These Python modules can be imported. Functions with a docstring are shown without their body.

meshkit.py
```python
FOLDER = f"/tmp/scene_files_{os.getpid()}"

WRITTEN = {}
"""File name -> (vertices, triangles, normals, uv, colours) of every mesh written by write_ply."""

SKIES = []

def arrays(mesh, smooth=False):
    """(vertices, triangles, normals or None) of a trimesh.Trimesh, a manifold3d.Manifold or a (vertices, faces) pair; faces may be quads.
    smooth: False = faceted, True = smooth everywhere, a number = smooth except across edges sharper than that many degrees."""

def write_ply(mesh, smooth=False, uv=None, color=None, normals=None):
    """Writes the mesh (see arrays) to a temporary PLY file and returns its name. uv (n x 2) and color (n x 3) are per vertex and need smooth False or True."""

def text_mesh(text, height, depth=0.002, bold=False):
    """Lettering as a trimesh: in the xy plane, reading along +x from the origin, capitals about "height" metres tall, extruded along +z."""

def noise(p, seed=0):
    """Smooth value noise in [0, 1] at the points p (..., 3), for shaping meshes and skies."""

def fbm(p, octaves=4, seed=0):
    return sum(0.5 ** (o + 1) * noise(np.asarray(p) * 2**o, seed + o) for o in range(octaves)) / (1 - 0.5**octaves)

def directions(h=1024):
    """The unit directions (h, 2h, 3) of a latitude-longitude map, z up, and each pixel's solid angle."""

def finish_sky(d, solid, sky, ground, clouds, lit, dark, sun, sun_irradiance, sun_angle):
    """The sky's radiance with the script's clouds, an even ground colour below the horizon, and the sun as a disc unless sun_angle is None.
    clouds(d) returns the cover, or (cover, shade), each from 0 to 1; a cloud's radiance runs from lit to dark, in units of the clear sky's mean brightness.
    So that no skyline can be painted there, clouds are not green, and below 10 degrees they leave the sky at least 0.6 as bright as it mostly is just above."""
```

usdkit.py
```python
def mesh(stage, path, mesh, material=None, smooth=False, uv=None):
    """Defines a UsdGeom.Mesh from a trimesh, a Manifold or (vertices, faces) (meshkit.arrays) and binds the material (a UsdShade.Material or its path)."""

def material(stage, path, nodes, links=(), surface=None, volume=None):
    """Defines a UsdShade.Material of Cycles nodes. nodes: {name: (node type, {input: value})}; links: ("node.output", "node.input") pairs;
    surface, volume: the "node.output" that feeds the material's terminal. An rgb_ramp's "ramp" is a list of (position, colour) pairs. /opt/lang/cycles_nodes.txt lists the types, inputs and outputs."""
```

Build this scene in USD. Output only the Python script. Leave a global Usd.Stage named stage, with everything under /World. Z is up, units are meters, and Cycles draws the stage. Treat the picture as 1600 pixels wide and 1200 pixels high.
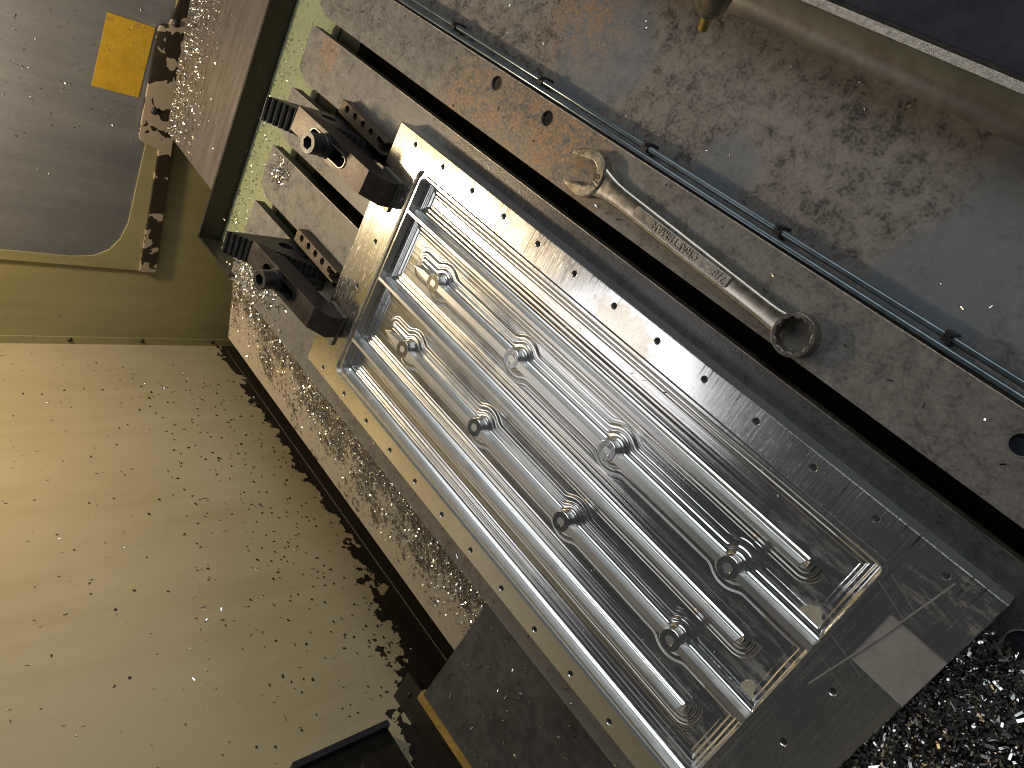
import math, random
import numpy as np, trimesh, usdkit, meshkit
from shapely.geometry import Polygon, Point, box as sbox, LineString
from shapely.ops import unary_union
from pxr import Usd, UsdGeom, UsdLux, UsdShade, Gf, Sdf

stage = Usd.Stage.CreateInMemory()
UsdGeom.SetStageUpAxis(stage, UsdGeom.Tokens.z)
UsdGeom.SetStageMetersPerUnit(stage, 1.0)
UsdGeom.Xform.Define(stage, '/World'); UsdGeom.Scope.Define(stage, '/World/Looks')
rng = np.random.default_rng(7)
MM = 0.001

# ------------------------------------------------------------------ camera
RIGHT = (0.60676419, 0.43816421, -0.66321138)
DOWN = (0.60296275, -0.79738265, 0.02483622)
FWD = (-0.5179509, -0.41496149, -0.74801994)
CAM = (0.608389, 0.169467, 0.519800)
cam = UsdGeom.Camera.Define(stage, '/World/camera')
cam.AddTransformOp().Set(Gf.Matrix4d(*RIGHT, 0, *[-v for v in DOWN], 0, *[-v for v in FWD], 0, *CAM, 1))
cam.CreateFocalLengthAttr(26.0)
cam.CreateHorizontalApertureAttr(26.0 * 1600 / 1183.61)
cam.CreateVerticalApertureAttr(26.0 * 1200 / 1183.61)
cam.CreateClippingRangeAttr(Gf.Vec2f(0.01, 50))
cam.GetPrim().CreateAttribute('exposure', Sdf.ValueTypeNames.Float).Set(0.3)

# ------------------------------------------------------------------ light: dim surroundings, a warm work lamp, cool shop lights
dome = UsdLux.DomeLight.Define(stage, '/World/surroundings'); dome.CreateIntensityAttr(1.0)
usdkit.material(stage, '/World/Looks/surroundings', {'b': ('background_shader', {'color': (0.95, 1.0, 1.02), 'strength': 0.03})}, surface='b.background')
UsdShade.MaterialBindingAPI.Apply(dome.GetPrim()).Bind(UsdShade.Material.Get(stage, '/World/Looks/surroundings'))

def aim(light, pos, target):
    p, t = np.array(pos, float), np.array(target, float)
    z = p - t; z /= np.linalg.norm(z)
    x = np.cross((0, 0, 1.0), z)
    x = np.array((1.0, 0, 0)) if np.linalg.norm(x) < 1e-6 else x / np.linalg.norm(x)
    y = np.cross(z, x)
    light.AddTransformOp().Set(Gf.Matrix4d(*x, 0, *y, 0, *z, 0, *p, 1))

lamp = UsdLux.SphereLight.Define(stage, '/World/work_lamp')
lamp.CreateRadiusAttr(0.034); lamp.CreateColorAttr(Gf.Vec3f(1.0, 0.77, 0.48)); lamp.CreateIntensityAttr(188.0)
lamp.AddTranslateOp().Set(Gf.Vec3d(-0.455, -0.225, 0.465))
def rect(name, pos, target, w, h, color, inten):
    l = UsdLux.RectLight.Define(stage, '/World/' + name)
    l.CreateWidthAttr(w); l.CreateHeightAttr(h); l.CreateColorAttr(Gf.Vec3f(*color)); l.CreateIntensityAttr(inten)
    aim(l, pos, target)
rect('tube_lamp', (-0.13, -0.355, 0.86), (0.33, -0.03, 0), 0.26, 0.30, (0.97, 0.97, 1.0), 2.3)
rect('shop_light', (0.15, 1.15, 0.78), (0.25, -0.1, 0), 1.7, 0.55, (0.93, 1.0, 1.02), 2.1)

# ------------------------------------------------------------------ helpers: materials
class G:
    def __init__(s): s.n, s.l = {}, []
    def add(s, kind, **inp):
        name = f'n{len(s.n)}'; vals = {}
        for k, v in inp.items():
            if isinstance(v, str) and '.' in v: s.l.append((v, f'{name}.{k}'))
            else: vals[k] = v
        s.n[name] = (kind, vals); return name
    def pos(s, scale=(1, 1, 1), loc=(0, 0, 0), rot=(0, 0, 0)):
        if 'geo' not in s.n: s.n['geo'] = ('geometry', {})
        return s.add('mapping', vector='geo.position', scale=scale, location=loc, rotation=rot) + '.vector'
    def noise(s, scale, detail=4, rough=0.55, vec=None, dist=0.0):
        return s.add('noise_texture', vector=vec or s.pos(), scale=scale, detail=detail, roughness=rough, distortion=dist) + '.fac'
    def m(s, op, a, b=0.5, c=0.0): return s.add('math', math_type=op, value1=a, value2=b, value3=c) + '.value'
    def ss(s, v, a, b, lo=0.0, hi=1.0): return s.add('map_range', range_type='smoothstep', value=v, from_min=a, from_max=b, to_min=lo, to_max=hi) + '.result'
    def lin(s, v, a, b, lo=0.0, hi=1.0): return s.add('map_range', range_type='linear', clamp=True, value=v, from_min=a, from_max=b, to_min=lo, to_max=hi) + '.result'
    def ramp(s, f, stops): return s.add('rgb_ramp', fac=f, ramp=stops) + '.color'
    def mix(s, f, a, b, mode='mix'): return s.add('mix_color', blend_type=mode, fac=f, a=a, b=b) + '.result'
    def mf(s, f, a, b): return s.add('mix_float', fac=f, a=a, b=b) + '.result'
    def xyz(s):
        if 'geo' not in s.n: s.n['geo'] = ('geometry', {})
        n = s.add('separate_xyz', vector='geo.position'); return n + '.x', n + '.y', n + '.z'
    def blob(s, x, y, z, r, soft=0.6, wob=0.35, ns=40.0, dims=(1, 1, 1)):
        """1 inside an uneven round patch at a place, 0 outside (metres)"""
        v = s.add('vector_math', math_type='length', vector1=s.pos(dims, (-x * dims[0], -y * dims[1], -z * dims[2]))) + '.value'
        v = s.m('multiply_add', s.noise(ns, 4, 0.6), r * wob * 2, s.m('subtract', v, r * wob))
        return s.ss(v, r * (1 - soft), r * (1 + soft * 0.3), 1.0, 0.0)
    def bump(s, h, dist=0.001, strength=1.0, bevel=None):
        kw = {}
        if bevel: kw['normal'] = s.add('bevel', radius=bevel, samples=4) + '.bevel'
        return s.add('bump', height=h, distance=dist, strength=strength, **kw) + '.normal'
    def done(s, name, **p):
        b = s.add('principled_bsdf', **p)
        return usdkit.material(stage, '/World/Looks/' + name, s.n, s.l, surface=b + '.BSDF')

def simple(name, c1, c2, scale=60, rough=(0.3, 0.55), metallic=0.0, bump=0.0003, stretch=(1, 1, 1), bevel=None, ns2=None, **kw):
    g = G(); v = g.pos(stretch)
    n = g.noise(scale, 5, 0.6, v); n2 = g.noise(ns2 or scale * 6, 3, 0.6, v)
    f = g.mf(0.4, n, n2)
    col = g.ramp(f, [(0.3, c1), (0.68, c2)])
    r = g.lin(f, 0.3, 0.7, rough[0], rough[1])
    return g.done(name, base_color=col, roughness=r, metallic=metallic, normal=g.bump(n2, bump, 1.0, bevel), **kw)

def worn_table(name, wet=0.35, tint=(1, 1, 1), rusts=(), greys=(), soft=0.0, plate_shade=None):
    g = G(); T = lambda c: tuple(a * b for a, b in zip(c, tint))
    big, mid, fine = g.noise(11, 3, 0.55), g.noise(75, 9, 0.72, None, 0.4), g.noise(420, 3, 0.6)
    f = g.mf(0.25, g.mf(0.8, big, mid), fine)
    col = g.ramp(f, [(0.36, T((0.055, 0.050, 0.052))), (0.435, T((0.11, 0.099, 0.093))), (0.485, T((0.21, 0.188, 0.168))), (0.56, T((0.27, 0.246, 0.222))), (0.68, T((0.34, 0.315, 0.285)))])
    for (x, y, z, r) in greys:
        col = g.mix(g.m('multiply', g.blob(x, y, z, r, 0.25, 0.3, 18), 0.75), col, T((0.20, 0.215, 0.235)))
    if soft: col = g.mix(soft, col, g.ramp(g.mf(0.5, mid, fine), [(0.38, T((0.15, 0.137, 0.125))), (0.62, T((0.26, 0.24, 0.22)))]))
    speck = g.ss(g.mf(0.5, mid, fine), 0.42, 0.62)
    for (x, y, z, r) in rusts:
        k = g.m('multiply', g.blob(x, y, z, r, 0.9, 0.5, 30), speck)
        col = g.mix(g.m('multiply', k, 0.9), col, g.ramp(fine, [(0.35, (0.20, 0.085, 0.03)), (0.65, (0.50, 0.27, 0.10))]))
    rr = g.lin(f, 0.35, 0.65, wet, wet + 0.25)
    if plate_shade:      # dark strip beside the plate: its cast shadow painted into the colour
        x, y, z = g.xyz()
        k = g.m('multiply', g.ss(g.m('multiply_add', big, 0.1, x), plate_shade[0], plate_shade[0] + 0.03), g.m('multiply', g.ss(y, plate_shade[1], plate_shade[1] + 0.004), g.ss(y, plate_shade[2], plate_shade[2] + 0.003, 1.0, 0.0)))
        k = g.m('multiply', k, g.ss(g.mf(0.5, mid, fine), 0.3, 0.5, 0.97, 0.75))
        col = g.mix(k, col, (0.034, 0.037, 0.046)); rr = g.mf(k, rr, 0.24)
    return g.done(name, base_color=col, roughness=rr, specular_ior_level=0.5, normal=g.bump(g.mf(0.5, mid, fine), 0.0003, 0.8))

def aluminium(name, lines, scratch=0.5, rlo=0.16, rhi=0.36, film=False, bevel=0.0007, base=0.80, tan=(1, 0, 0), ani=0.6, bump=9e-6, end=False, met0=1.0):
    """machined aluminium; lines stretches the feed marks"""
    g = G()
    v = g.pos(lines)
    a = g.noise(1.0, 3, 0.65, v); b = g.noise(5.0, 2, 0.5, v)
    sc = g.noise(900, 2, 0.5, g.pos((1, 0.12, 1), rot=(0, 0, 0.6))); sc2 = g.noise(900, 2, 0.5, g.pos((1, 0.1, 1), rot=(0, 0, -0.5)))
    big = g.noise(16, 4, 0.6)
    scr = g.m('maximum', g.ss(sc, 0.62, 0.72), g.ss(sc2, 0.63, 0.73))
    f = g.mf(0.5, a, b)
    rough = g.lin(g.mf(0.45, f, big), 0.36, 0.64, rlo, rhi)
    rough = g.m('add', rough, g.m('multiply', scr, 0.12 * scratch))
    col = g.ramp(f, [(0.3, (base * 0.8, base * 0.8, base * 0.8)), (0.65, (base, base, base * 0.99))])
    met = met0
    if end:   # dark residue between the feed marks along the outer edge, and a dried tan coolant stain
        x, y, z = g.xyz()
        res = g.m('multiply', g.ss(g.noise(1.0, 3, 0.6, g.pos((230, 9, 1))), 0.56, 0.66), g.m('multiply', g.ss(y, -0.014, 0.004), g.ss(x, 0.05, 0.10)))
        res = g.m('multiply', res, g.ss(g.noise(14, 2, 0.5), 0.42, 0.55))
        col = g.mix(g.m('multiply', res, 0.85), col, (0.10, 0.085, 0.07))
        sm = g.m('multiply', g.m('maximum', g.blob(0.619, -0.006, 0, 0.022, 0.5, 0.6, 70), g.blob(0.600, -0.02, 0, 0.02, 0.8, 0.6, 60)), g.ss(g.noise(1.0, 5, 0.7, g.pos((40, 150, 1), rot=(0, 0, 0.5)), 0.6), 0.45, 0.6))  # streaky coolant film at the corner, its bright glint painted into the colour
        col = g.mix(g.m('multiply', sm, 0.8), col, (0.62, 0.60, 0.56)); rough = g.m('add', rough, g.m('multiply', sm, 0.25))
        tan_ = g.m('multiply', g.m('maximum', g.blob(0.318, -0.0105, 0, 0.019, 0.3, 0.6, 90, (0.45, 1, 1)), g.blob(0.012, -0.018, 0, 0.006, 0.3, 0.5, 120)), 0.5)
        col = g.mix(tan_, col, (0.50, 0.40, 0.25)); met = g.m('subtract', 1.0, g.m('multiply', tan_, 0.7))
        x, y, z = g.xyz(); e = g.ss(x, 0.005, 0.06, 1.0, 0.0)
        rough = g.m('add', rough, g.m('multiply', e, g.lin(scr, 0.0, 1.0, 0.01, 0.22)))
        big = g.mf(g.m('multiply', e, 0.28), big, g.noise(260, 4, 0.6, g.pos((1, 0.4, 1), rot=(0, 0, 0.5))))
    if film:
        x, y, z = g.xyz()
        fm = g.m('multiply', g.ss(g.mf(0.5, g.noise(42, 6, 0.7, g.pos((0.5, 1.4, 1), rot=(0, 0, 0.3)), 0.8), g.noise(160, 4, 0.7, g.pos((0.3, 1.5, 1)))), 0.46, 0.60), g.ss(x, 0.44, 0.57))
        fm = g.m('multiply', fm, 0.45)
        col = g.mix(fm, col, (0.42, 0.42, 0.40)); met = g.m('subtract', 1.0, g.m('multiply', fm, 0.8))
        rough = g.m('multiply', rough, g.lin(x, 0.34, 0.50, 1.0, 0.42)); rough = g.m('add', rough, g.m('multiply', fm, 0.16))
    h = g.m('add', a, g.m('multiply', big, 3.0))
    return g.done(name, base_color=col, metallic=met, roughness=rough, normal=g.bump(h, bump, 1.0, bevel), anisotropic=ani, tangent=g.add('combine_xyz', x=tan[0], y=tan[1], z=tan[2]) + '.vector')

def painted_wall(name, base, base2, lower=True):
    g = G(); x, y, z = g.xyz()
    streak = g.noise(30, 4, 0.6, g.pos((1, 1, 0.12))); big = g.noise(4, 3, 0.5); fine = g.noise(260, 3, 0.6)
    col = g.ramp(g.mf(0.5, streak, big), [(0.35, base2), (0.62, base)])
    # small dark specks and short scratches
    sp = g.ss(g.noise(150, 2, 0.5, g.pos((1, 1, 0.55))), 0.735, 0.76)
    sp2 = g.ss(g.noise(260, 1, 0.5, g.pos((0.22, 0.22, 1), rot=(0, 0.6, 0))), 0.75, 0.78)
    col = g.mix(g.m('multiply', g.m('maximum', sp, g.m('multiply', sp2, 0.6)), 0.85), col, (0.03, 0.026, 0.018))
    rough = g.lin(big, 0.35, 0.65, 0.35, 0.5)
    if lower:   # bare dark band with a ragged edge along the bottom of the sheet
        zb = g.m('multiply_add', g.m('power', g.m('maximum', g.m('add', x, 0.10), 0.0), 2.0), 0.8, -0.243)
        amp = g.lin(x, -0.5, 0.1, 0.05, 0.10)
        rag = g.m('multiply', g.m('subtract', g.mf(0.35, g.noise(26, 3, 0.55, g.pos((1, 1, 1.3))), g.noise(75, 2, 0.5)), 0.5), amp)
        d = g.m('subtract', z, g.m('add', zb, g.m('multiply', rag, 2.2)))
        band = g.ss(d, -0.0012, 0.0012, 1.0, 0.0)
        col = g.mix(band, col, (0.030, 0.025, 0.019)); rough = g.mf(band, rough, 0.3)
        h = g.m('add', g.m('multiply', band, -0.6), g.m('multiply', fine, 0.25))
    else: h = g.m('multiply', fine, 0.3)
    return g.done(name, base_color=col, roughness=rough, normal=g.bump(h, 0.0008, 0.5))

def patched_steel(name):
    g = G(); n = g.noise(24, 3, 0.5, None, 0.5); f = g.ss(n, 0.535, 0.545)
    col = g.mix(f, (0.035, 0.028, 0.02), (0.40, 0.33, 0.25))
    return g.done(name, base_color=col, roughness=g.mf(f, 0.35, 0.5), normal=g.bump(f, 0.0006, 0.6))

# ------------------------------------------------------------------ helpers: meshes (millimetres in, metres out)
EPOLY = dict(engine='earcut')
def prism(poly, z0, z1):
    gs = [q for q in getattr(poly, 'geoms', [poly]) if q.area > 1e-6]
    out = []
    for q in gs:
        m = trimesh.creation.extrude_polygon(q, z1 - z0, **EPOLY); m.apply_translation((0, 0, z0)); out.append(m)
    return trimesh.util.concatenate(out)
def bx(x0, x1, y0, y1, z0, z1):
    m = trimesh.creation.box((x1 - x0, y1 - y0, z1 - z0)); m.apply_translation(((x0 + x1) / 2, (y0 + y1) / 2, (z0 + z1) / 2)); return m
def rrect(x0, x1, y0, y1, r): return sbox(x0 + r, y0 + r, x1 - r, y1 - r).buffer(r, quad_segs=8)
def cyl(x, y, z0, z1, r, n=32):
    m = trimesh.creation.cylinder(r, z1 - z0, sections=n); m.apply_translation((x, y, (z0 + z1) / 2)); return m
def lathe(prof, n=40): return trimesh.creation.revolve(np.array(prof, float), sections=n)
def diff(a, *b): return trimesh.boolean.difference([a, *b], engine='manifold')
def union(*a): return trimesh.boolean.union(list(a), engine='manifold')
def cat(*a): return trimesh.util.concatenate([m for q in a for m in (q if isinstance(q, (list, tuple)) else [q])])
def rot(m, deg, axis=(0, 0, 1), at=(0, 0, 0)): m.apply_transform(trimesh.transformations.rotation_matrix(math.radians(deg), axis, at)); return m
def mv(m, *t): m.apply_translation(t); return m
def xprofile(yz, x0, x1):
    """a y-z outline extruded along x"""
    m = trimesh.creation.extrude_polygon(Polygon(yz), x1 - x0, **EPOLY)
    v = m.vertices.copy(); m.vertices = np.stack([v[:, 2] + x0, v[:, 0], v[:, 1]], 1); m.fix_normals(); return m
def yprofile(xz, y0, y1):
    m = trimesh.creation.extrude_polygon(xz if isinstance(xz, Polygon) else Polygon(xz), y1 - y0, **EPOLY)
    v = m.vertices.copy(); m.vertices = np.stack([v[:, 0], v[:, 2] + y0, v[:, 1]], 1); m.fix_normals(); return m
def pipe(pts, r, n=14):
    pts = np.array(pts, float); rings = []
    for i, p in enumerate(pts):
        t = pts[min(i + 1, len(pts) - 1)] - pts[max(i - 1, 0)]; t /= np.linalg.norm(t)
        u = np.cross(t, (0, 0, 1.0)); u = np.array((1.0, 0, 0)) if np.linalg.norm(u) < 1e-6 else u / np.linalg.norm(u); w = np.cross(t, u)
        a = np.linspace(0, 2 * np.pi, n, endpoint=False); rr = r[i] if np.ndim(r) else r
        rings.append(p + rr * (np.cos(a)[:, None] * u + np.sin(a)[:, None] * w))
    return loft(rings)
def loft(rings):
    n = len(rings[0]); V = np.concatenate(rings + [[np.mean(rings[0], 0)], [np.mean(rings[-1], 0)]]); F = []
    for i in range(len(rings) - 1):
        for k in range(n):
            a, b = i * n + k, i * n + (k + 1) % n; c, d = a + n, b + n
            F += [(a, c, b), (b, c, d)]
    e = len(V) - 2; o = (len(rings) - 1) * n
    for k in range(n): F += [(e, k, (k + 1) % n), (e + 1, o + (k + 1) % n, o + k)]
    m = trimesh.Trimesh(V, F, process=False); m.fix_normals(); return m

used = {}
def path(parent, name):
    base = (str(parent.GetPath()) if parent else '/World') + '/' + name
    k = used.get(base, -1) + 1; used[base] = k
    return base if k == 0 else f'{base}_{k:03d}'
def tag(p, label=None, category=None, group=None, kind=None):
    for k, v in dict(label=label, category=category, group=group, kind=kind).items():
        if v: p.SetCustomDataByKey(k, v)
    return p
def obj(name, mesh, mat, parent=None, smooth=30, **kw):
    m = mesh.copy(); m.apply_scale(MM)
    p = usdkit.mesh(stage, path(parent, name), m, mat, smooth=smooth).GetPrim()
    return tag(p, **kw)
def thing(name, label, category, group=None, kind=None):
    return tag(UsdGeom.Xform.Define(stage, path(None, name)).GetPrim(), label, category, group, kind)

# ------------------------------------------------------------------ materials
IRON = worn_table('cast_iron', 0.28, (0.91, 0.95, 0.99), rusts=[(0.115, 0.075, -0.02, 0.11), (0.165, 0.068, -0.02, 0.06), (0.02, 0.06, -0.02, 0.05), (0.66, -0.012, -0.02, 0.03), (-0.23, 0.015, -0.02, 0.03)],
                  greys=[(0.45, -0.31, -0.02, 0.12), (-0.1, -0.30, -0.02, 0.12)], soft=0.55, plate_shade=(0.06, -0.04, 0.031))
BED = worn_table('rusty_bed', 0.24, (0.96, 0.97, 1.0), rusts=[(0.10, 0.19, -0.04, 0.06)], greys=[(0.13, 0.165, -0.04, 0.06), (0.525, 0.19, -0.04, 0.075), (0.48, 0.135, -0.04, 0.045), (0.30, 0.13, -0.04, 0.03)])  # greys: light reflected by the wet bed, painted into its colour
GREEN = simple('pale_green_paint', (0.26, 0.30, 0.185), (0.34, 0.38, 0.24), 30, (0.25, 0.4))
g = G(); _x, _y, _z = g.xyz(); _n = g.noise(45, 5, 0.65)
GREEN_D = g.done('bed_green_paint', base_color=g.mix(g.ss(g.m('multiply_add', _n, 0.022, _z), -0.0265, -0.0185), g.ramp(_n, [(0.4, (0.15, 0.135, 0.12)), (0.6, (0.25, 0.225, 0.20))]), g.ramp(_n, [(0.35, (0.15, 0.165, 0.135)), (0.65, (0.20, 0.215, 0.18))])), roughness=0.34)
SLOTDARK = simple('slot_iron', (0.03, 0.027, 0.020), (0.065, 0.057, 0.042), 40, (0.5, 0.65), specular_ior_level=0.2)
BLACK = simple('black_paint', (0.014, 0.012, 0.009), (0.03, 0.026, 0.018), 60, (0.35, 0.55))
BLACKOX = simple('black_oxide', (0.018, 0.018, 0.02), (0.055, 0.054, 0.056), 120, (0.25, 0.42), 0.3, bevel=0.0007)
CLAMPBR = simple('browned_steel', (0.028, 0.024, 0.021), (0.07, 0.059, 0.049), 55, (0.34, 0.5), 0.6, 0.0001, bevel=0.0007)
CLAMPDK = simple('dark_steel', (0.035, 0.032, 0.033), (0.085, 0.076, 0.074), 70, (0.26, 0.42), 0.6, 0.0001, bevel=0.0007)
BARST = simple('brown_bar_steel', (0.07, 0.055, 0.04), (0.17, 0.135, 0.10), 90, (0.35, 0.5), 0.4, bevel=0.0006)
SHIM = simple('shim_steel', (0.17, 0.17, 0.16), (0.30, 0.30, 0.28), 90, (0.3, 0.45), 0.7, bevel=0.0004)
WRENCH = simple('wrench_steel', (0.30, 0.27, 0.23), (0.58, 0.53, 0.46), 120, (0.2, 0.36), 1.0, 0.00004, bevel=0.00045, ns2=1200)
STAMP = simple('stamped_marks', (0.03, 0.026, 0.022), (0.06, 0.05, 0.04), 200, (0.5, 0.6), 0.2)
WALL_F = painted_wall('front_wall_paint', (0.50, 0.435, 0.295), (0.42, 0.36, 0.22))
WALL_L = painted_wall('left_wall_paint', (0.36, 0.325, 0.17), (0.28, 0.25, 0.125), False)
PATCHED = patched_steel('patched_rail')
GLASS = simple('scuffed_window', (0.13, 0.14, 0.168), (0.24, 0.248, 0.272), 9, (0.22, 0.38), 0.2, 0.00006, (1, 2.5, 0.25), ns2=500)
g = G(); _n, _p = g.noise(50, 4, 0.6), g.noise(1.0, 3, 0.6, g.pos((1, 130, 420)))
STICK = g.done('yellow_sticker', base_color=g.mix(g.m('multiply', g.ss(g.mf(0.4, _n, g.noise(170, 4, 0.7)), 0.53, 0.66), 0.55), g.ramp(_n, [(0.35, (0.42, 0.27, 0.02)), (0.65, (0.56, 0.37, 0.025))]), (0.16, 0.13, 0.05)), roughness=0.42)
PLATEST = simple('brushed_plate', (0.13, 0.11, 0.10), (0.24, 0.215, 0.20), 26, (0.3, 0.48), 0.45, 0.00012, (5, 0.5, 1))
EDGEW = simple('land_edge_wear', (0.10, 0.09, 0.08), (0.55, 0.51, 0.46), 40, (0.3, 0.5), 0.8, 0.0004, ns2=400)
COVER = simple('way_cover_steel', (0.030, 0.031, 0.036), (0.13, 0.135, 0.142), 14, (0.2, 0.4), 0.35, 0.0001)
SHEET_D = simple('dark_sheet', (0.018, 0.02, 0.028), (0.042, 0.045, 0.058), 20, (0.45, 0.6), 0.0, specular_ior_level=0.25)
YELLOW = simple('ochre_paint', (0.25, 0.15, 0.03), (0.48, 0.31, 0.08), 40, (0.4, 0.6))
g = G(); _x, _y, _z = g.xyz()
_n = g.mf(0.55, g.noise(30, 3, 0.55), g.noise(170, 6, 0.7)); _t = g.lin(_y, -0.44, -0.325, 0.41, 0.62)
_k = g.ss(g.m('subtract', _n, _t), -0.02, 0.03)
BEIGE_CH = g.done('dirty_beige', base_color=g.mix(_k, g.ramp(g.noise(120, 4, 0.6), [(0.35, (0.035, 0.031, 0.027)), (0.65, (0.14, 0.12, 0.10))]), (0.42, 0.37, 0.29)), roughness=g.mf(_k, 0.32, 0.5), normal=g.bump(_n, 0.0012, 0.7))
WORN_E = simple('worn_edge_metal', (0.30, 0.28, 0.26), (0.60, 0.57, 0.54), 300, (0.25, 0.45), 0.9, 0.0006)
PIPE = simple('wet_tube', (0.09, 0.12, 0.14), (0.20, 0.25, 0.285), 20, (0.12, 0.22), 0.55, 0.00008)
BRASS = simple('brass', (0.40, 0.30, 0.09), (0.55, 0.43, 0.15), 90, (0.2, 0.32), 1.0)
NOZ = simple('nozzle_metal', (0.16, 0.14, 0.10), (0.30, 0.27, 0.2), 60, (0.2, 0.35), 0.8)
g = G(); COOLANT = g.done('coolant', base_color=(0.016, 0.020, 0.026), roughness=0.04, specular_ior_level=0.6)
g = G(); MILKY = g.done('milky_coolant', base_color=g.ramp(g.noise(60, 4, 0.6), [(0.35, (0.34, 0.32, 0.24)), (0.65, (0.52, 0.50, 0.40))]), roughness=0.12)
g = G(); CHIP = g.done('chip_aluminium', base_color=(0.82, 0.80, 0.76), metallic=1.0, roughness=0.22)
g = G(); CHIPD = g.done('chip_oily', base_color=(0.45, 0.44, 0.43), metallic=1.0, roughness=0.16)
CHIPBED = simple('chip_muck', (0.012, 0.011, 0.010), (0.05, 0.046, 0.042), 200, (0.3, 0.5), bump=0.003)
AL_TOP = aluminium('machined_top', (480, 6, 60), 0.9, 0.11, 0.26, ani=0.5, bevel=0.0004, end=True)
AL_CH = aluminium('machined_channel', (4, 380, 380), 0.2, 0.17, 0.34, film=True, ani=0.65, bevel=None, bump=4e-6)
AL_WALL = aluminium('milled_wall', (3, 3, 700), 0.1, 0.30, 0.40, base=0.74, bump=2e-6, ani=0.0, bevel=0.0003, met0=0.85)

# ------------------------------------------------------------------ setting: walls and floor
obj('machine_floor', bx(-700, 1500, -720, 900, -420, -400), BLACK, kind='structure')
obj('front_wall', union(bx(-620, 1900, -695, -683, -400, 520), bx(700, 1900, -695, -683, 500, 1350)), WALL_F, kind='structure')  # taller right section is unseen, added to reflect light into the pocket walls
obj('front_wall_seam', bx(-600, 226, -683.5, -682.0, -262.5, -260.5), WORN_E, kind='structure')
obj('left_wall', bx(-640, -620, -720, 400, -400, 900), WALL_L, kind='structure')
cs = obj('corner_strip', bx(-620, -617.5, -683, -668, -400, 900), WALL_L, kind='structure')
for zz in (-235, -95, 30):
    s = obj('wall_screw', rot(lathe([(0, 3.0), (3, 2.4), (4.6, 0), (0, 0)], 16), 90, (0, 1, 0)).apply_translation((-617.5, -674, zz)), BLACK, cs)

# ------------------------------------------------------------------ machine table with T-slots
table = thing('machine_table', 'rust mottled cast iron machine table with T-slots under the machined plate', 'machine table')
XE = 1050
edges = [(47.0, 104.0), (-31.0, 29.5), (-109.0, -49.0), (-191.0, -125.5), (-327.0, -206.0)]   # y spans of the lands
edges = [(46.5, 104.0), (-32.5, 29.5), (-111.0, -49.5), (-191.0, -128.0), (-327.0, -208.0)]
holes = [(50.3, 91.7), (127.8, 90.6), (580.8, 86.2)]
for i, (y0, y1) in enumerate(edges):
    x0 = -280
    P = Polygon([(XE, y0), (XE, y1), (x0, y1), (x0, y0 + 9), (x0 + 22, y0)]) if i < 4 else Polygon([(XE, y0), (XE, y1), (x0, y1), (x0, y0)])
    if i == 0:
        for hx, hy in holes: P = P.difference(Point(hx, hy).buffer(7.0))
    if i == 1: P = P.difference(Point(653.7, -10.8).buffer(9.5))
    land = prism(P, -20.9, -20)
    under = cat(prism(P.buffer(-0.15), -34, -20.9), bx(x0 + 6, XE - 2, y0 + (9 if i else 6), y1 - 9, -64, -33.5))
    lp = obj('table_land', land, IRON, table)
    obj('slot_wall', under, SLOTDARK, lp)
    if i: obj('edge_wear', bx(x0 + 4, XE - 3, y1 - 0.45, y1 + 0.12, -21.0, -19.88), EDGEW, lp)
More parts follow.
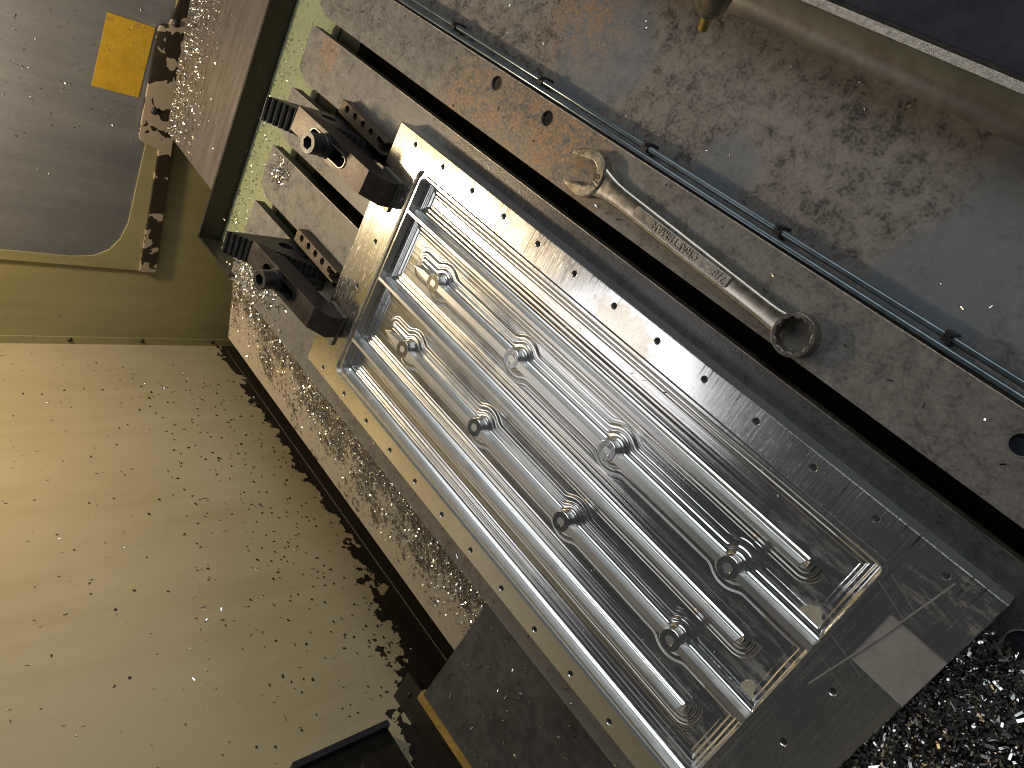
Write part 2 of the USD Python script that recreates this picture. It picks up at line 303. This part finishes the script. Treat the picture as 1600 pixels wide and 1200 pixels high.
for hx, hy, r in [(*h, 7.0) for h in holes] + [(653.7, -10.8, 9.5)]:
    ring = prism(Point(hx, hy).buffer(r + 0.9).difference(Point(hx, hy).buffer(r - 0.1)), -34, -19.7)
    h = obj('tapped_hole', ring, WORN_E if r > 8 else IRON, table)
    obj('coolant_fill', prism(Point(hx, hy).buffer(r - 0.2), -33, -22.0), COOLANT, h)
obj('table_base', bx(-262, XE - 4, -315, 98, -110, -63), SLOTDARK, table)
obj('gutter_floor', bx(-373, -261, -319, 160, -70, -45), GREEN, table)
for (y0, y1) in [(29.5, 46.5), (-49.5, -32.5), (-128, -111), (-208, -191)]:
    obj('slot_floor', bx(-262, -215, y0 - 8, y1 + 8, -62, -47), GREEN, table)
obj('gutter_rim', bx(-377, -373, -322, 160, -80, -10), BLACK, table)
obj('gutter_rim', bx(-373, -268, -322, -319, -80, -11), BLACK, table)
obj('table_edge_wear', bx(-280, XE - 1, 103.4, 104.25, -21.2, -19.8), WORN_E, table)

# splash plate at the left of the table
sp = Polygon([(-605, 170), (-590, -45), (-556, -238), (-378, -246), (-378, 170)])
splash = obj('splash_plate', prism(sp, -14.5, -11), PLATEST, label='brushed grey steel splash plate strewn with chips left of the table gutter', category='splash plate')
chute = obj('chip_chute', union(xprofile([(-322, -34), (-322, -60), (-446, -74), (-446, -62)], -300, 1000), bx(-290, -268, -330, -318, -70, -40)), BEIGE_CH,
            label='dirty beige sloping trough full of chips along the front of the table', category='chip chute')
cover = thing('way_cover', 'dark wet steel way cover with an ochre front edge below the chip trough', 'way cover')
obj('cover_sheet', prism(Polygon([(334, -331), (327, -484), (1000, -484), (1000, -331)]), -27, -24), COVER, cover)
obj('edge_strip', bx(322, 1000, -497, -484.3, -31, -25), YELLOW, cover, label='chipped ochre edge strip')
obj('front_flange', bx(330, 1000, -497, -490, -90, -31.5), BLACK, cover)
# black brackets on the front wall
gb = thing('guard_box', 'black sheet metal guard box on the beige wall beside the way cover', 'guard box')
obj('guard_face', bx(228, 1000, -682.5, -640, -235, -147), BLACK, gb)
obj('guard_lip', bx(226, 1000, -682.5, -630, -149, -145.5), BLACK, gb)
obj('lip_screw', mv(lathe([(0, 3.2), (3.6, 2.5), (5, 0), (0, 0)], 16), 245, -655, -145.5), BLACKOX, gb)
db = thing('door_bracket', 'black steel bracket with a screw at the lower edge of the photograph', 'bracket')
obj('bracket_plate', bx(268, 420, -682.5, -672, -102, 60), BLACK, db)
obj('bracket_fold', bx(262, 270, -682, -660, -100, 40), SHEET_D, db)
obj('bracket_screw', rot(lathe([(0, 4), (4, 3), (5.5, 0), (0, 0)], 16), -90, (1, 0, 0)).apply_translation((300, -672, -45)), BLACKOX, db)

# window, rail and sticker on the left wall
def on_left(pts, x0, x1):
    """outline in (y, z) on the left wall, extruded along x"""
    m = trimesh.creation.extrude_polygon(pts if isinstance(pts, Polygon) else Polygon(pts), x1 - x0, **EPOLY)
    v = m.vertices.copy(); m.vertices = np.stack([v[:, 2] + x0, v[:, 0], v[:, 1]], 1); m.fix_normals(); return m
win = thing('side_window', 'dark scuffed window with a rounded corner in the left enclosure wall', 'window')
pane = Polygon([(-505, 500), (-505, 60), (-500, 25), (-485, 2), (-462, -11), (-430, -17), (60, -2), (200, 0), (200, 500)])
frame = Polygon([(-521, 500), (-519, -54), (200, -10), (200, 500)]).difference(pane.buffer(-1.5))
obj('window_pane', on_left(pane, -619.5, -616.5), GLASS, win)
obj('window_frame', on_left(frame, -619.6, -613.5), WALL_L, win)
rail = thing('window_rail', 'dark steel rail with pale patches under the side window', 'rail')
railp = Polygon([(-517, -80), (-519, -53), (-290, -31), (-281, 0), (-272, 4), (-112, 14), (-100, 12), (-94, 0), (-60, -5), (200, 0), (200, -40), (-254, -46)])
obj('rail_plate', on_left(railp, -613.4, -608), PATCHED, rail)
for (yy, zz) in ((-229, -9), (-91, -8)):
    obj('rail_screw', rot(lathe([(0, 4.2), (4, 3), (6, 0), (0, 0)], 18), 90, (0, 1, 0)).apply_translation((-608, yy, zz)), BLACKOX, rail)
obj('yellow_sticker', on_left([(-107.5, 16), (-216.5, 16), (-216, 83), (-107.5, 83)], -616.4, -615.6), STICK, smooth=False,
    label='square yellow sticker on the dark window above the rail', category='sticker')

# rusty bed behind the table
bed = thing('bed_casting', 'rust mottled machine bed with green painted ledge behind the table', 'machine bed')
obj('bed_top', bx(-420, 1300, 98, 233, -70, -40), BED, bed)
arc = [(226 + 26 * math.sin(a), -21 - 19.2 * math.cos(a)) for a in np.linspace(0, math.pi / 2, 22)]
obj('bed_fillet', xprofile(arc + [(252, -21), (270, -21), (270, -60), (226, -60)], -420, 1300), GREEN_D, bed)
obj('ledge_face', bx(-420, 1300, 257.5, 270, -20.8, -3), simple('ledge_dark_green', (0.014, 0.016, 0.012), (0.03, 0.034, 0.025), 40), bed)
obj('ledge_edge', bx(-420, 1300, 249.5, 255, -2.9, 0.5), WORN_E, bed)
ls = obj('ledge_sheet', bx(-420, 1300, 258.3, 900, -2.95, -2.2), SHEET_D, bed)
obj('ledge_rib', bx(-420, 1300, 255.2, 258, -2.8, -1.0), BLACK, bed)

# two wet tubes with clips along the back edge of the table
tb = lambda y, z, r: pipe([(x, y + 0.4 * math.sin(x * 0.011 + y), z) for x in np.linspace(-420, XE, 40)], r)
obj('coolant_tube', tb(107.6, -25, 2.7), PIPE, label='wet dark blue tube running right against the table edge', category='tube', smooth=60)
obj('coolant_tube', tb(114.6, -28.5, 2.6), PIPE, label='wet dark blue tube held by black clips next to the rusty bed', category='tube', smooth=60)
words = ['black clip on the tube nearest the top left edge', 'black clip on the tube beside the two coolant filled holes', 'black clip on the tube above the open wrench jaw', 'black clip on the tube beside the middle of the wrench handle', 'black clip on the tube nearest the right edge']
for x, wd in zip((-46, 94.5, 233, 371.5, 509), words):
    c = thing('tube_clip', wd, 'clip', 'clips along the tube')
    obj('clip_body', cat(bx(x - 3.2, x + 3.2, 110.8, 118.8, -39.5, -25.0)), BLACKOX, c)
    obj('clip_pin', cyl(x, 116, -25, -23.2, 1.6, 12), BLACKOX, c)

# ------------------------------------------------------------------ machined aluminium plate
plate = thing('machined_plate', 'machined aluminium cooling plate with pocket, ribs and bosses clamped on the table', 'machined plate')
FZ = -17.2
outer = rrect(19.2, 580.0, -270.3, -15.6, 8.5)
lip_o = rrect(23.6, 575.6, -266.6, -19.6, 8.0)
lip_i = rrect(25.6, 573.4, -264.6, -21.6, 7.0)
cr = [(x0, y0, z) for z, i in ((-20, 0), (-0.7, 0), (0, 0.7)) for x0 in (-34 + i, 633.5 - i) for y0 in (-292 + i, 10 - i)]
body = trimesh.Trimesh(np.array(cr)).convex_hull
cuts = [prism(outer.difference(lip_o), -4.0, 2), prism(lip_o, -1.8, 2), prism(lip_i, FZ, 1)]
pitch, q5 = 50.0, -282.36
spots = [(i * pitch, 0) for i in range(13)] + [(i * pitch, q5) for i in range(13)] + [(0, -56.47 * j) for j in range(1, 5)] + [(600, -56.47 * j) for j in range(1, 5)]
for (hx, hy) in spots: cuts.append(mv(lathe([(0, -12), (2.45, -12), (2.45, -0.55), (3.3, 0.4), (0, 0.4)], 20), hx, hy, 0))
cuts.append(bx(592.5, 640, -85.5, -42.5, -0.9, 2))
for i in range(13): cuts.append(rot(cyl(0, 0, -3, 3, 0.9, 8), 90, (1, 0, 0)).apply_translation((25 + i * 50, 10, -16)))
body = diff(body, *cuts)
# machined end face gets coarser scratches: split the faces of the one body by where they lie
fc = body.triangles_center; nz = body.face_normals[:, 2]
side = np.abs(nz) < 0.5
low = (nz > 0.5) & (fc[:, 2] < -15)          # the pocket bottom is laid in below as milled ground
obj('plate_body', body.submesh([np.where(~side & ~low)[0]], append=True), AL_TOP, plate, smooth=False)
obj('plate_walls', body.submesh([np.where(side)[0]], append=True), AL_WALL, plate, smooth=30)
WIT = simple('matte_witness', (0.38, 0.37, 0.355), (0.50, 0.485, 0.47), 60, (0.36, 0.5), 0.35, 0.00003)
obj('clamp_witness', bx(592.7, 633.2, -85.3, -42.7, -1.3, -0.86), WIT, plate, label='matte grey rectangle where a clamp sat')
ribs_y, fins_y, boss_x = (-61.5, -143.0, -224.5), (-102.0, -183.6), (101.8, 232.3, 363.0, 496.6)
def sdbox(X, Y, x0, x1, y0, y1):
    qx, qy = np.abs(X - (x0 + x1) / 2) - (x1 - x0) / 2, np.abs(Y - (y0 + y1) / 2) - (y1 - y0) / 2
    return np.hypot(np.maximum(qx, 0), np.maximum(qy, 0)) + np.minimum(np.maximum(qx, qy), 0)
def smin(a, b, k):
    h = np.clip(0.5 + 0.5 * (b - a) / k, 0, 1); return b * (1 - h) + a * h - k * h * (1 - h)
def S(d, d0, w): t = np.clip((d - d0 + w) / (2 * w), 0, 1); return 1 - t * t * (3 - 2 * t)
def pocket_ground(step=0.58):
    """the milled pocket bottom: stepped collars round fins and bosses, coves along ribs and walls, cutter cusps between"""
    gx, gy = np.arange(25.0, 574.0, step), np.arange(-265.2, -21.0, step)
    X, Y = np.meshgrid(gx, gy, indexing='ij')
    dF = np.full(X.shape, 1e3)
    for y in fins_y:
        f = sdbox(X, Y, 66, 580, y - 3.2, y + 3.2)
        for x in boss_x: f = smin(f, np.hypot(X - x, Y - y) - 9.4, 3.0)
        dF = np.minimum(dF, f)
    dW = -(sdbox(X, Y, 25.6 + 7, 573.4 - 7, -264.6 + 7, -21.6 - 7) - 7)
    dR = dW.copy()
    for y in ribs_y: dR = np.minimum(dR, sdbox(X, Y, 20, 533, y - 1.6, y + 1.6))
    wob = meshkit.fbm(np.stack([X * 0.012, Y * 0.05, X * 0], -1), 3, 3)
    dF2, dR2 = dF + (wob - 0.5) * 0.8, dR + (wob - 0.5) * 0.8
    zF = 2.1 * np.clip(1 - dF / 3.2, 0, 1) ** 2 + 1.7 * S(dF2, 5.4, 1.3) + 1.5 * S(dF2, 11.6, 1.4)
    zR = 4.2 * np.clip(1 - dR / 5.0, 0, 1) ** 2 + 1.0 * S(dR2, 6.8, 1.0) + 0.8 * S(dR2, 11.0, 1.1) + 0.4 * S(dR2, 14.6, 0.9)
    far = (X > 533) & (dW > 0)
    cusp = lambda d, p, a: a * np.abs(np.cos(np.pi * d / p))
    amp = 0.35 + 1.1 * meshkit.fbm(np.stack([X * 0.02, Y * 0.35, X * 0 + 7], -1), 3, 9)
    near = np.minimum(dF, dR + 1.0)
    Z = np.maximum(zF, zR) + amp * np.where(dF < dR, cusp(dF2, 2.9, 0.075), cusp(dR2, 2.3, 0.07)) * np.clip((near - 1.0) / 2, 0, 1)
    # turning marks of the cutter where the channels end
    for y in (-82, -122, -164, -204, -245):
        r = np.hypot(X - 540, Y - y); Z += 0.045 * np.abs(np.cos(np.pi * r / 2.6)) * np.exp(-(r / 16) ** 2)
    V = np.stack([X, Y, FZ + Z], -1).reshape(-1, 3)
    n1, n2 = X.shape; idx = np.arange(n1 * n2).reshape(n1, n2)
    a, b, c, d = idx[:-1, :-1].ravel(), idx[1:, :-1].ravel(), idx[1:, 1:].ravel(), idx[:-1, 1:].ravel()
    keep = (dW.ravel()[a] > -0.9)
    for y in fins_y: keep &= ~((dF.ravel()[a] < -1.2))
    F = np.concatenate([np.stack([a, b, c], 1)[keep], np.stack([a, c, d], 1)[keep]])
    m = trimesh.Trimesh(V, F, process=False); m.remove_unreferenced_vertices(); return m
obj('pocket_floor', pocket_ground(), AL_CH, plate, smooth=True)
for y in ribs_y:
    obj('rib', prism(sbox(24, y - 1.6, 533, y + 1.6).intersection(lip_i.buffer(1)), FZ - 0.6, -1.9), AL_WALL, plate)
for y in fins_y:
    fin = Polygon([(66, y), (82, y - 3.2), (573, y - 3.2), (573, y + 3.2), (82, y + 3.2)])
    f = obj('fin', prism(fin.intersection(lip_i.buffer(0.5)), FZ - 0.65, -2.2), AL_WALL, plate)
    for x in boss_x:
        prof = [(0, -9.0), (1.1, -7.6), (1.6, -6.2), (1.6, -5.2), (2.2, -5.2), (2.2, -7.2), (3.5, -7.2), (3.9, -2.05), (8.9, -2.0), (9.4, -2.5), (9.4, FZ - 0.7), (0, FZ - 0.7)]
        obj('boss', mv(lathe(prof[::-1], 48), x, y, 0), AL_TOP, plate)
for (cx, cy, rr, sx) in ((561, -92, 10, 1.0), (562, -174, 9, 0.9)):
    a = np.linspace(0, 2 * np.pi, 40, endpoint=False)
    R_ = rr * (1 + 0.22 * np.sin(2 * a + cx) + 0.16 * np.sin(3 * a + cy) + 0.08 * np.sin(5 * a))
    P = Polygon(np.stack([cx + sx * R_ * np.cos(a), cy + R_ * np.sin(a)], 1)).intersection(lip_i.buffer(-1.0))
    obj('coolant_puddle', prism(P, FZ, FZ + 1.7), MILKY, plate, label='cream puddle of coolant in the pocket corner')

for k, (p, q, w) in enumerate((((606.5, -0.5), (586.5, -121.5), 1.1), ((578.6, -22.6), (603.5, -32.0), 0.3), ((575.5, -31.5), (602.0, -41.0), 0.3), ((577.0, -83.0), (605.0, -90.0), 0.35), ((580.0, -100.0), (607.0, -107.0), 0.25))):
    obj('scratch', prism(LineString([p, ((p[0] + q[0]) / 2 + 1.2, (p[1] + q[1]) / 2), q]).buffer(w / 2), -0.2, 0.03), WIT, plate)
# ------------------------------------------------------------------ strap clamps, step blocks, bolts
def strap_clamp(cy, steel, label, where):
    top = lambda x: 32 + (-14 - x) * (18 / 126.0)
    prof = [(-140, 50), (-14, 32), (4, 17), (4, 3.2), (-12, 3.2), (-20, 7), (-114, 22)]
    st = []
    xs = np.linspace(-114, -140, 7); zs = np.linspace(24, 48, 7)
    for a, b in zip(xs, zs): st += [(a - 1.5, b - 1.2), (a - 1.2, b + 2.4)]
    s = yprofile(Polygon(prof + st).buffer(0), -14, 14)
    slot = unary_union([sbox(-104, -7.2, -56, 7.2), Point(-56, 0).buffer(7.2), Point(-104, 0).buffer(7.2)])
    s = diff(s, prism(slot, -30, 80))
    c = thing('strap_clamp', label, 'clamp')
    put = lambda m: mv(rot(m, -4.3, (0, 0, 1), (-76, 0, 0)), 0, cy, 0)
    obj('strap', put(s), steel, c)
    obj('slot_edge', put(rot(prism(slot.buffer(1.3).difference(slot), 0, 0.5), 8.13, (0, 1, 0)).apply_translation((0, 0, 30.75))), SHIM if steel is CLAMPBR else CLAMPBR, c)
    # bolt
    b = thing('clamp_bolt', 'black socket head bolt ' + where, 'bolt')
    bxx = -84.0
    def sit(m): return put(mv(rot(m, 8.13, (0, 1, 0)), bxx, 0, top(bxx)))
    wash = lathe([(6, 0.2), (13.4, 0.2), (13.6, 1.0), (13.2, 2.6), (6, 2.6)], 40)
    head = lathe([(0, 14.0), (6.6, 15.0), (7.2, 23.0), (9.8, 23.0), (11.0, 21.8), (11.2, 4.0), (11.2, 2.5), (0, 2.5)][::-1], 40)
    hexs = Polygon([(7.0 * math.cos(k * math.pi / 3), 7.0 * math.sin(k * math.pi / 3)) for k in range(6)])
    hd = diff(cyl(0, 0, 2.5, 23.4, 11.3, 44), prism(hexs, 11, 30))
    obj('bolt_head', sit(hd), BLACKOX, b)
    obj('washer', sit(wash), BLACKOX, b)
    obj('collar', sit(lathe([(8, 2.4), (12.4, 2.4), (12.4, 5.2), (11.4, 6.2), (8, 6.2)], 40)), BLACKOX, b)
    obj('stud', mv(put(cyl(bxx, 0, -60, 45, 6.2, 24)), 0, 0, 0), BLACKOX, b)
    return c
strap_clamp(-51.0, CLAMPBR, 'brown steel strap clamp with a slot on the upper corner of the plate', 'in the slot of the brown strap clamp')
strap_clamp(-218.0, CLAMPDK, 'dark grey steel strap clamp with a slot on the lower corner of the plate', 'in the slot of the dark grey strap clamp')

def step_block(y0, y1, xo, label, turn):
    n = 17; A = np.array((-164.0, 71.0)); B = np.array((-84.0, -7.0)); pts = []
    for k in range(n):
        p, nx = A + (B - A) * k / n, A + (B - A) * (k + 1) / n
        d = (nx - p); nrm = np.array((-d[1], d[0])); nrm = nrm / np.linalg.norm(nrm); nrm *= np.sign(nrm[1])
        pts += [tuple(p + nrm * 1.3), tuple(p + d * 0.52 + nrm * 1.3), tuple(p + d * 0.56 - nrm * 1.2), tuple(p + d * 0.96 - nrm * 1.2)]
    prof = Polygon(pts + [(-80, -8), (-80, -19.9), (-164, -19.9)]).buffer(0)
    m = yprofile(prof, y0, y1)
    hole = lambda x, z, r: rot(cyl(0, 0, -60, 60, r, 28), 90, (1, 0, 0)).apply_translation((x, (y0 + y1) / 2, z))
    m = diff(m, rot(cyl(0, 0, -8, 60, 9, 28), -90, (1, 0, 0)).apply_translation((-140, y1 - 6, 6)), rot(cyl(0, 0, -5, 60, 4, 20), -90, (1, 0, 0)).apply_translation((-112, y1 - 6, -6)))
    t = thing('step_block', label, 'step block')
    obj('block_body', mv(rot(m, turn, (0, 0, 1), (-120, (y0 + y1) / 2, 0)), xo, 0, 0), BLACKOX, t)
step_block(-64.0, -37.0, -6, 'black serrated step block under the brown strap clamp', 3)
step_block(-228.0, -200.0, 0, 'black serrated step block under the dark grey strap clamp', 4)

def holed_bar(x0, x1, y, z1, label, turn, n=5):
    m = bx(x0, x1, y - 8, y + 8, -19.9, z1)
    for k in range(n):
        m = diff(m, cyl(x0 + 14 + (x1 - x0 - 28) * k / (n - 1), y + 2, z1 - 9, z1 + 2, 4.2, 22))
    m = diff(m, rot(cyl(0, 0, -20, 20, 7, 24), 90, (0, 1, 0)).apply_translation((x1 + 9, y, -10)))
    t = thing('spacer_bar', label, 'spacer bar')
    obj('bar_body', rot(m, turn, (0, 0, 1), ((x0 + x1) / 2, y, 0)), BARST, t)
holed_bar(-146, -48, -187, -5, 'brown drilled steel bar beside the step block of the dark grey clamp', -1)
holed_bar(-150, -50, -24, -5, 'brown drilled steel bar beside the step block of the brown clamp', -3)
obj('shim_plate', rot(bx(-30, 2, -249, -209, 0.1, 2.9), -4, (0, 0, 1), (-12, -228, 0)), SHIM, label='thin grey shim under the tip of the dark grey clamp', category='shim')
obj('shim_plate', rot(bx(-30, 3, -76, -40, 0.1, 2.9), -4, (0, 0, 1), (-12, -58, 0)), SHIM, label='thin grey shim under the tip of the brown clamp', category='shim')

# ------------------------------------------------------------------ combination wrench
wr = thing('combination_wrench', 'worn steel combination wrench lying on the table beside the plate', 'wrench')
hc, rc = np.array((203.0, 73.0)), np.array((432.0, 63.0))
# open end: two unequal jaws around a slot that faces left
od = np.array((-1.0, -0.2)); od /= np.linalg.norm(od); on = np.array((-od[1], od[0]))
L2 = lambda u, v: tuple(hc + od * u + on * v)
blob = unary_union([Point(*hc).buffer(20.0, quad_segs=16), Polygon([L2(0, 19.8), L2(12, 17.5), L2(20.0, 13.4), L2(21.5, 11.0), L2(0, 10)]), Polygon([L2(0, -19.8), L2(10, -18.6), L2(19, -15.2), L2(21.5, -11.0), L2(0, -10)])])
slot = unary_union([Polygon([L2(-2, 11.0), L2(40, 11.4), L2(40, -11.4), L2(-2, -11.0)]), Point(*L2(-1.0, 0)).buffer(11.0, quad_segs=14)])
head = blob.difference(slot).buffer(-0.8).buffer(0.8)
jaw = []
for k, (o, z0, z1) in enumerate(((-0.9, -19.9, -19.0), (0, -19.0, -9.6), (-0.5, -9.6, -9.0), (-1.1, -9.0, -8.6))): jaw.append(prism(head.buffer(o), z0, z1))
obj('open_jaw', cat(jaw), WRENCH, wr)
rings = []
for t in np.linspace(0, 1, 26):
    c = (1 - t) * np.array((214.0, 72.6)) + t * np.array((421.0, 63.6))
    w = 9.4 + 5.0 * max(0, 1 - t / 0.16) ** 2 - 1.0 * t + 1.5 * max(0, (t - 0.92) / 0.08) ** 2
    h = 3.7; zc = -13.8 + 1.2 * max(0, (t - 0.8) / 0.2)
    a = np.linspace(0, 2 * np.pi, 28, endpoint=False)
    yy = np.sign(np.cos(a)) * np.abs(np.cos(a)) ** 0.8 * w; zz = np.sign(np.sin(a)) * np.abs(np.sin(a)) ** 0.75 * h
    rings.append(np.stack([np.full(28, c[0]) + yy * 0.0437, c[1] + yy, zc + zz], 1))
obj('shank', loft(rings), WRENCH, wr, smooth=45)
pr = rot(rrect_m := prism(rrect(-52, 52, -4.6, 4.6, 2.2), -10.4, -9.0), -2.5)
pan = cat(pr, rot(prism(rrect(-51.5, 51.5, -4.1, 4.1, 2.0), -9.1, -8.7), -2.5))
obj('raised_panel', mv(pan, 317.5, 68.2, 0), WRENCH, wr)
def words3(txt, h, d, cx, cy, z, ang, mat, name):
    m = meshkit.text_mesh(txt, h, d, bold=True)
    b = m.bounds; m.apply_translation((-(b[0][0] + b[1][0]) / 2, -(b[0][1] + b[1][1]) / 2, 0))
    obj(name, mv(rot(m, ang), cx, cy, z), mat, wr, smooth=False)
words3('CRAFTSMAN', 5.8, 0.8, 312, 68.6, -8.75, 177.5, WRENCH, 'panel_lettering')
words3('7/8', 5.6, 0.8, 360, 66.4, -8.75, 177.5, WRENCH, 'panel_size_mark')
for x in (341, 275):
    y = 68.2 - (x - 317.5) * 0.0437
    obj('panel_line', cat(*[rot(bx(-7, 7, s - 0.4, s + 0.4, -8.8, -8.35), -2.5).apply_translation((x, y, 0)) for s in (-2.4, 2.4)]), WRENCH, wr)
obj('panel_chevron', rot(cat(*[rot(bx(-3.2, 0.3, -0.4, 0.4, -8.8, -8.35), s) for s in (35, -35)]), 177.5).apply_translation((342, 67.2, 0)), WRENCH, wr)
words3('7/8', 5.8, 0.25, 217.2, 71.8, -8.62, 98, STAMP, 'jaw_size_mark')
ringp = []
hexo = lambda r: unary_union([Polygon([(r * math.cos(k * math.pi / 3 + o), r * math.sin(k * math.pi / 3 + o)) for k in range(6)]) for o in (0.1, 0.1 + math.pi / 6)])
bore = hexo(12.9)
for (r, z0, z1, ro) in ((15.5, -19.6, -18.8, 13.2), (16.0, -18.8, -8.4, 13.2), (15.5, -8.4, -7.8, 13.5)):
    ringp.append(prism(Point(0, 0).buffer(r, quad_segs=20).difference(hexo(ro)), z0, z1))
ringm = rot(cat(ringp), 3, (0, 1, 0), (0, 0, -19))
obj('box_ring', mv(ringm, *rc, 0.6), WRENCH, wr)

# ------------------------------------------------------------------ coolant nozzle over the bed
nz_ = thing('coolant_nozzle', 'brass tipped coolant nozzle hanging over the rusty bed at the top', 'nozzle')
tip = pipe([(281.0, 204.5, 52), (284.5, 214.5, 60)], [3.6, 4.2], 20)
obj('brass_tip', tip, BRASS, nz_)
bd = pipe([(284.2, 213.5, 59), (285.5, 217.5, 63), (290, 228, 72), (300, 246, 86), (315, 270, 110)], [6.5, 10.5, 12.5, 13, 13], 28)
obj('nozzle_body', bd, NOZ, nz_, smooth=50)

# ------------------------------------------------------------------ chips
def flakes(n, place, size=(1.5, 4.5), width=(0.6, 1.3), curl=0.8, tilt=0.5, lift=0.3):
    V, F = [], []
    for i in range(n):
        p = place(i)
        if p is None: continue
        L, W = rng.uniform(*size), rng.uniform(*width); cu = rng.uniform(-curl, curl)
        s = np.linspace(-0.5, 0.5, 3)
        pts = []
        for t in s:
            for e in (-1, 1): pts.append((t * L, e * W / 2, cu * L * (t * t) * 1.2))
        pts = np.array(pts)
        yaw, ti, ro = rng.uniform(0, 6.283), rng.normal(0, tilt), rng.normal(0, tilt)
        R = trimesh.transformations.euler_matrix(ro, ti, yaw, 'sxyz')[:3, :3]
        pts = pts @ R.T
        if len(p) > 3: pts = pts @ np.array(p[3]).T
        o = len(V) * 6; low = pts[:, 2].min() if len(p) == 3 else 0
        pts = pts + np.array(p[:3]) + (0, 0, lift - low if len(p) == 3 else 0)
        V.append(pts); F += [(o, o + 2, o + 1), (o + 1, o + 2, o + 3), (o + 2, o + 4, o + 3), (o + 3, o + 4, o + 5)]
    return trimesh.Trimesh(np.concatenate(V), F, process=False)
U = rng.uniform
def stuff(name, m, mat, label): obj(name, m, mat, label=label, category='metal chips', kind='stuff', smooth=False)
def in_chute(i):
    x = U(-296, 326); t = np.clip(rng.beta(1.2, 2.3), 0, 1)
    y = -326 - 112 * t
    return (x, y, -34.5 - 28 * (-(y + 322) / 124))
stuff('trough_chips', flakes(4200, in_chute, (1.4, 5.0), (0.5, 1.5)), CHIP, 'dense bright chips lying in the beige trough')
def heap(cx, cy, rx, ry, z, h):
    def f(i):
        a, r = U(0, 6.283), abs(rng.normal(0, 0.5))
        return (cx + rx * r * math.cos(a), cy + ry * r * math.sin(a), z + h * max(0, 1 - r) * U(0, 1))
    return f
stuff('corner_chips', flakes(1700, heap(-222, -292, 66, 34, -20, 9), (2.5, 7.5), (0.9, 2.2)), CHIP, 'heap of bright chips on the table beside the dark grey clamp')
stuff('land_chips', flakes(160, heap(-243, -150, 26, 26, -20, 4), (3, 8), (0.8, 1.8)), CHIP, 'cluster of chips on the table end between the two clamps')
def in_gutter(i):
    y = -319 + 470 * abs(rng.normal(0, 0.42)); 
    if y > 155: return None
    x = -372 + 80 * abs(rng.normal(0, 0.45))
    return (min(x, -284), y, -45)
stuff('gutter_chips', flakes(420, in_gutter, (2, 6), (0.5, 1.4)), CHIP, 'scattered chips in the pale green gutter at the table end')
def on_splash(i):
    y = U(-238, 160); x0 = -590 + (0 if y > -45 else (-45 - y) * 0.17)
    x = x0 + 4 + abs(rng.normal(0, 45)); 
    return (x, y, -11) if x < -384 else None
stuff('splash_plate_chips', flakes(2600, on_splash, (1.5, 5.5), (0.6, 2.0)), CHIP, 'many small chips stuck on the brushed splash plate')
RF = np.array([(1, 0, 0), (0, 0, 1), (0, -1, 0)], float).T      # lies on the front wall
RL = np.array([(0, 1, 0), (0, 0, 1), (1, 0, 0)], float).T       # lies on the left wall
stuff('front_wall_chips', flakes(260, lambda i: (U(-560, 230), -682.2, -255 + abs(rng.normal(0, 260)), RF), (1.5, 6), (0.6, 2.0), 0.5, 0.35), CHIP, 'small chips stuck to the beige front wall')
stuff('front_wall_dark_chips', flakes(300, lambda i: (U(-500, 230), -682.2, -250 + abs(rng.normal(0, 150)), RF), (2, 5), (1.5, 3.2), 0.3, 0.2), BLACK, 'dark oily chips stuck to the beige front wall')
stuff('window_chips', flakes(240, lambda i: (-616, -20 - abs(rng.normal(0, 190)), U(0, 260), RL), (2, 7), (0.4, 1.2), 0.8, 0.4), CHIP, 'chips stuck to the dark side window')
stuff('cover_chips', flakes(150, lambda i: (U(335, 520), U(-478, -336), -24), (2, 6), (0.5, 1.2)), CHIPD, 'loose chips on the dark way cover')
stuff('table_chips', flakes(130, lambda i: (U(-270, 640), [U(48, 102), U(-325, -294)][i % 2], -20), (1.5, 5), (0.4, 1.2)), CHIPD, 'single chips on the table beside the plate')
stuff('bed_chips', flakes(60, lambda i: (U(0, 640), U(121, 232), -40), (1.5, 5), (0.3, 0.8)), CHIP, 'fine chips on the rusty bed')
stuff('plate_chips', flakes(160, lambda i: (U(30, 565), U(-262, -24), FZ + 1.0), (0.8, 2.2), (0.4, 0.9)), CHIP, 'tiny chips in the pocket of the plate')
# dark chip pile beyond the end of the plate
nx_, ny_ = 60, 80; gx = np.linspace(634.5, 800, nx_); gy = np.linspace(-330, -12, ny_)
X, Y = np.meshgrid(gx, gy, indexing='ij')
def pile_h(x, y):
    e = np.clip((-14 - y) / 60, 0, 1) * np.clip((x - 631) / 8, 0.35, 1)
    return -21 + e * (7 + 9 * meshkit.fbm(np.stack([np.asarray(x) * 0.04, np.asarray(y) * 0.04, np.zeros_like(np.asarray(x, float))], -1), 3, 5))
Z = pile_h(X, Y)
idx = np.arange(nx_ * ny_).reshape(nx_, ny_)
F = np.concatenate([np.stack([idx[:-1, :-1], idx[1:, :-1], idx[1:, 1:]], -1).reshape(-1, 3), np.stack([idx[:-1, :-1], idx[1:, 1:], idx[:-1, 1:]], -1).reshape(-1, 3)])
stuff('chip_pile_base', trimesh.Trimesh(np.stack([X, Y, Z], -1).reshape(-1, 3), F, process=False), CHIPBED, 'packed dark muck under the chip pile at the plate end')
def on_pile(i):
    y = -16 - 200 * rng.beta(1.1, 1.3); x = 635 + 90 * U() ** 1.1
    return (x, y, float(pile_h(np.array(x), np.array(y))) + U(-0.5, 2.5))
stuff('chip_pile', flakes(6500, on_pile, (4.5, 11), (0.9, 2.1), 0.9, 0.5), CHIPD, 'pile of dark oily chips beyond the right end of the plate')
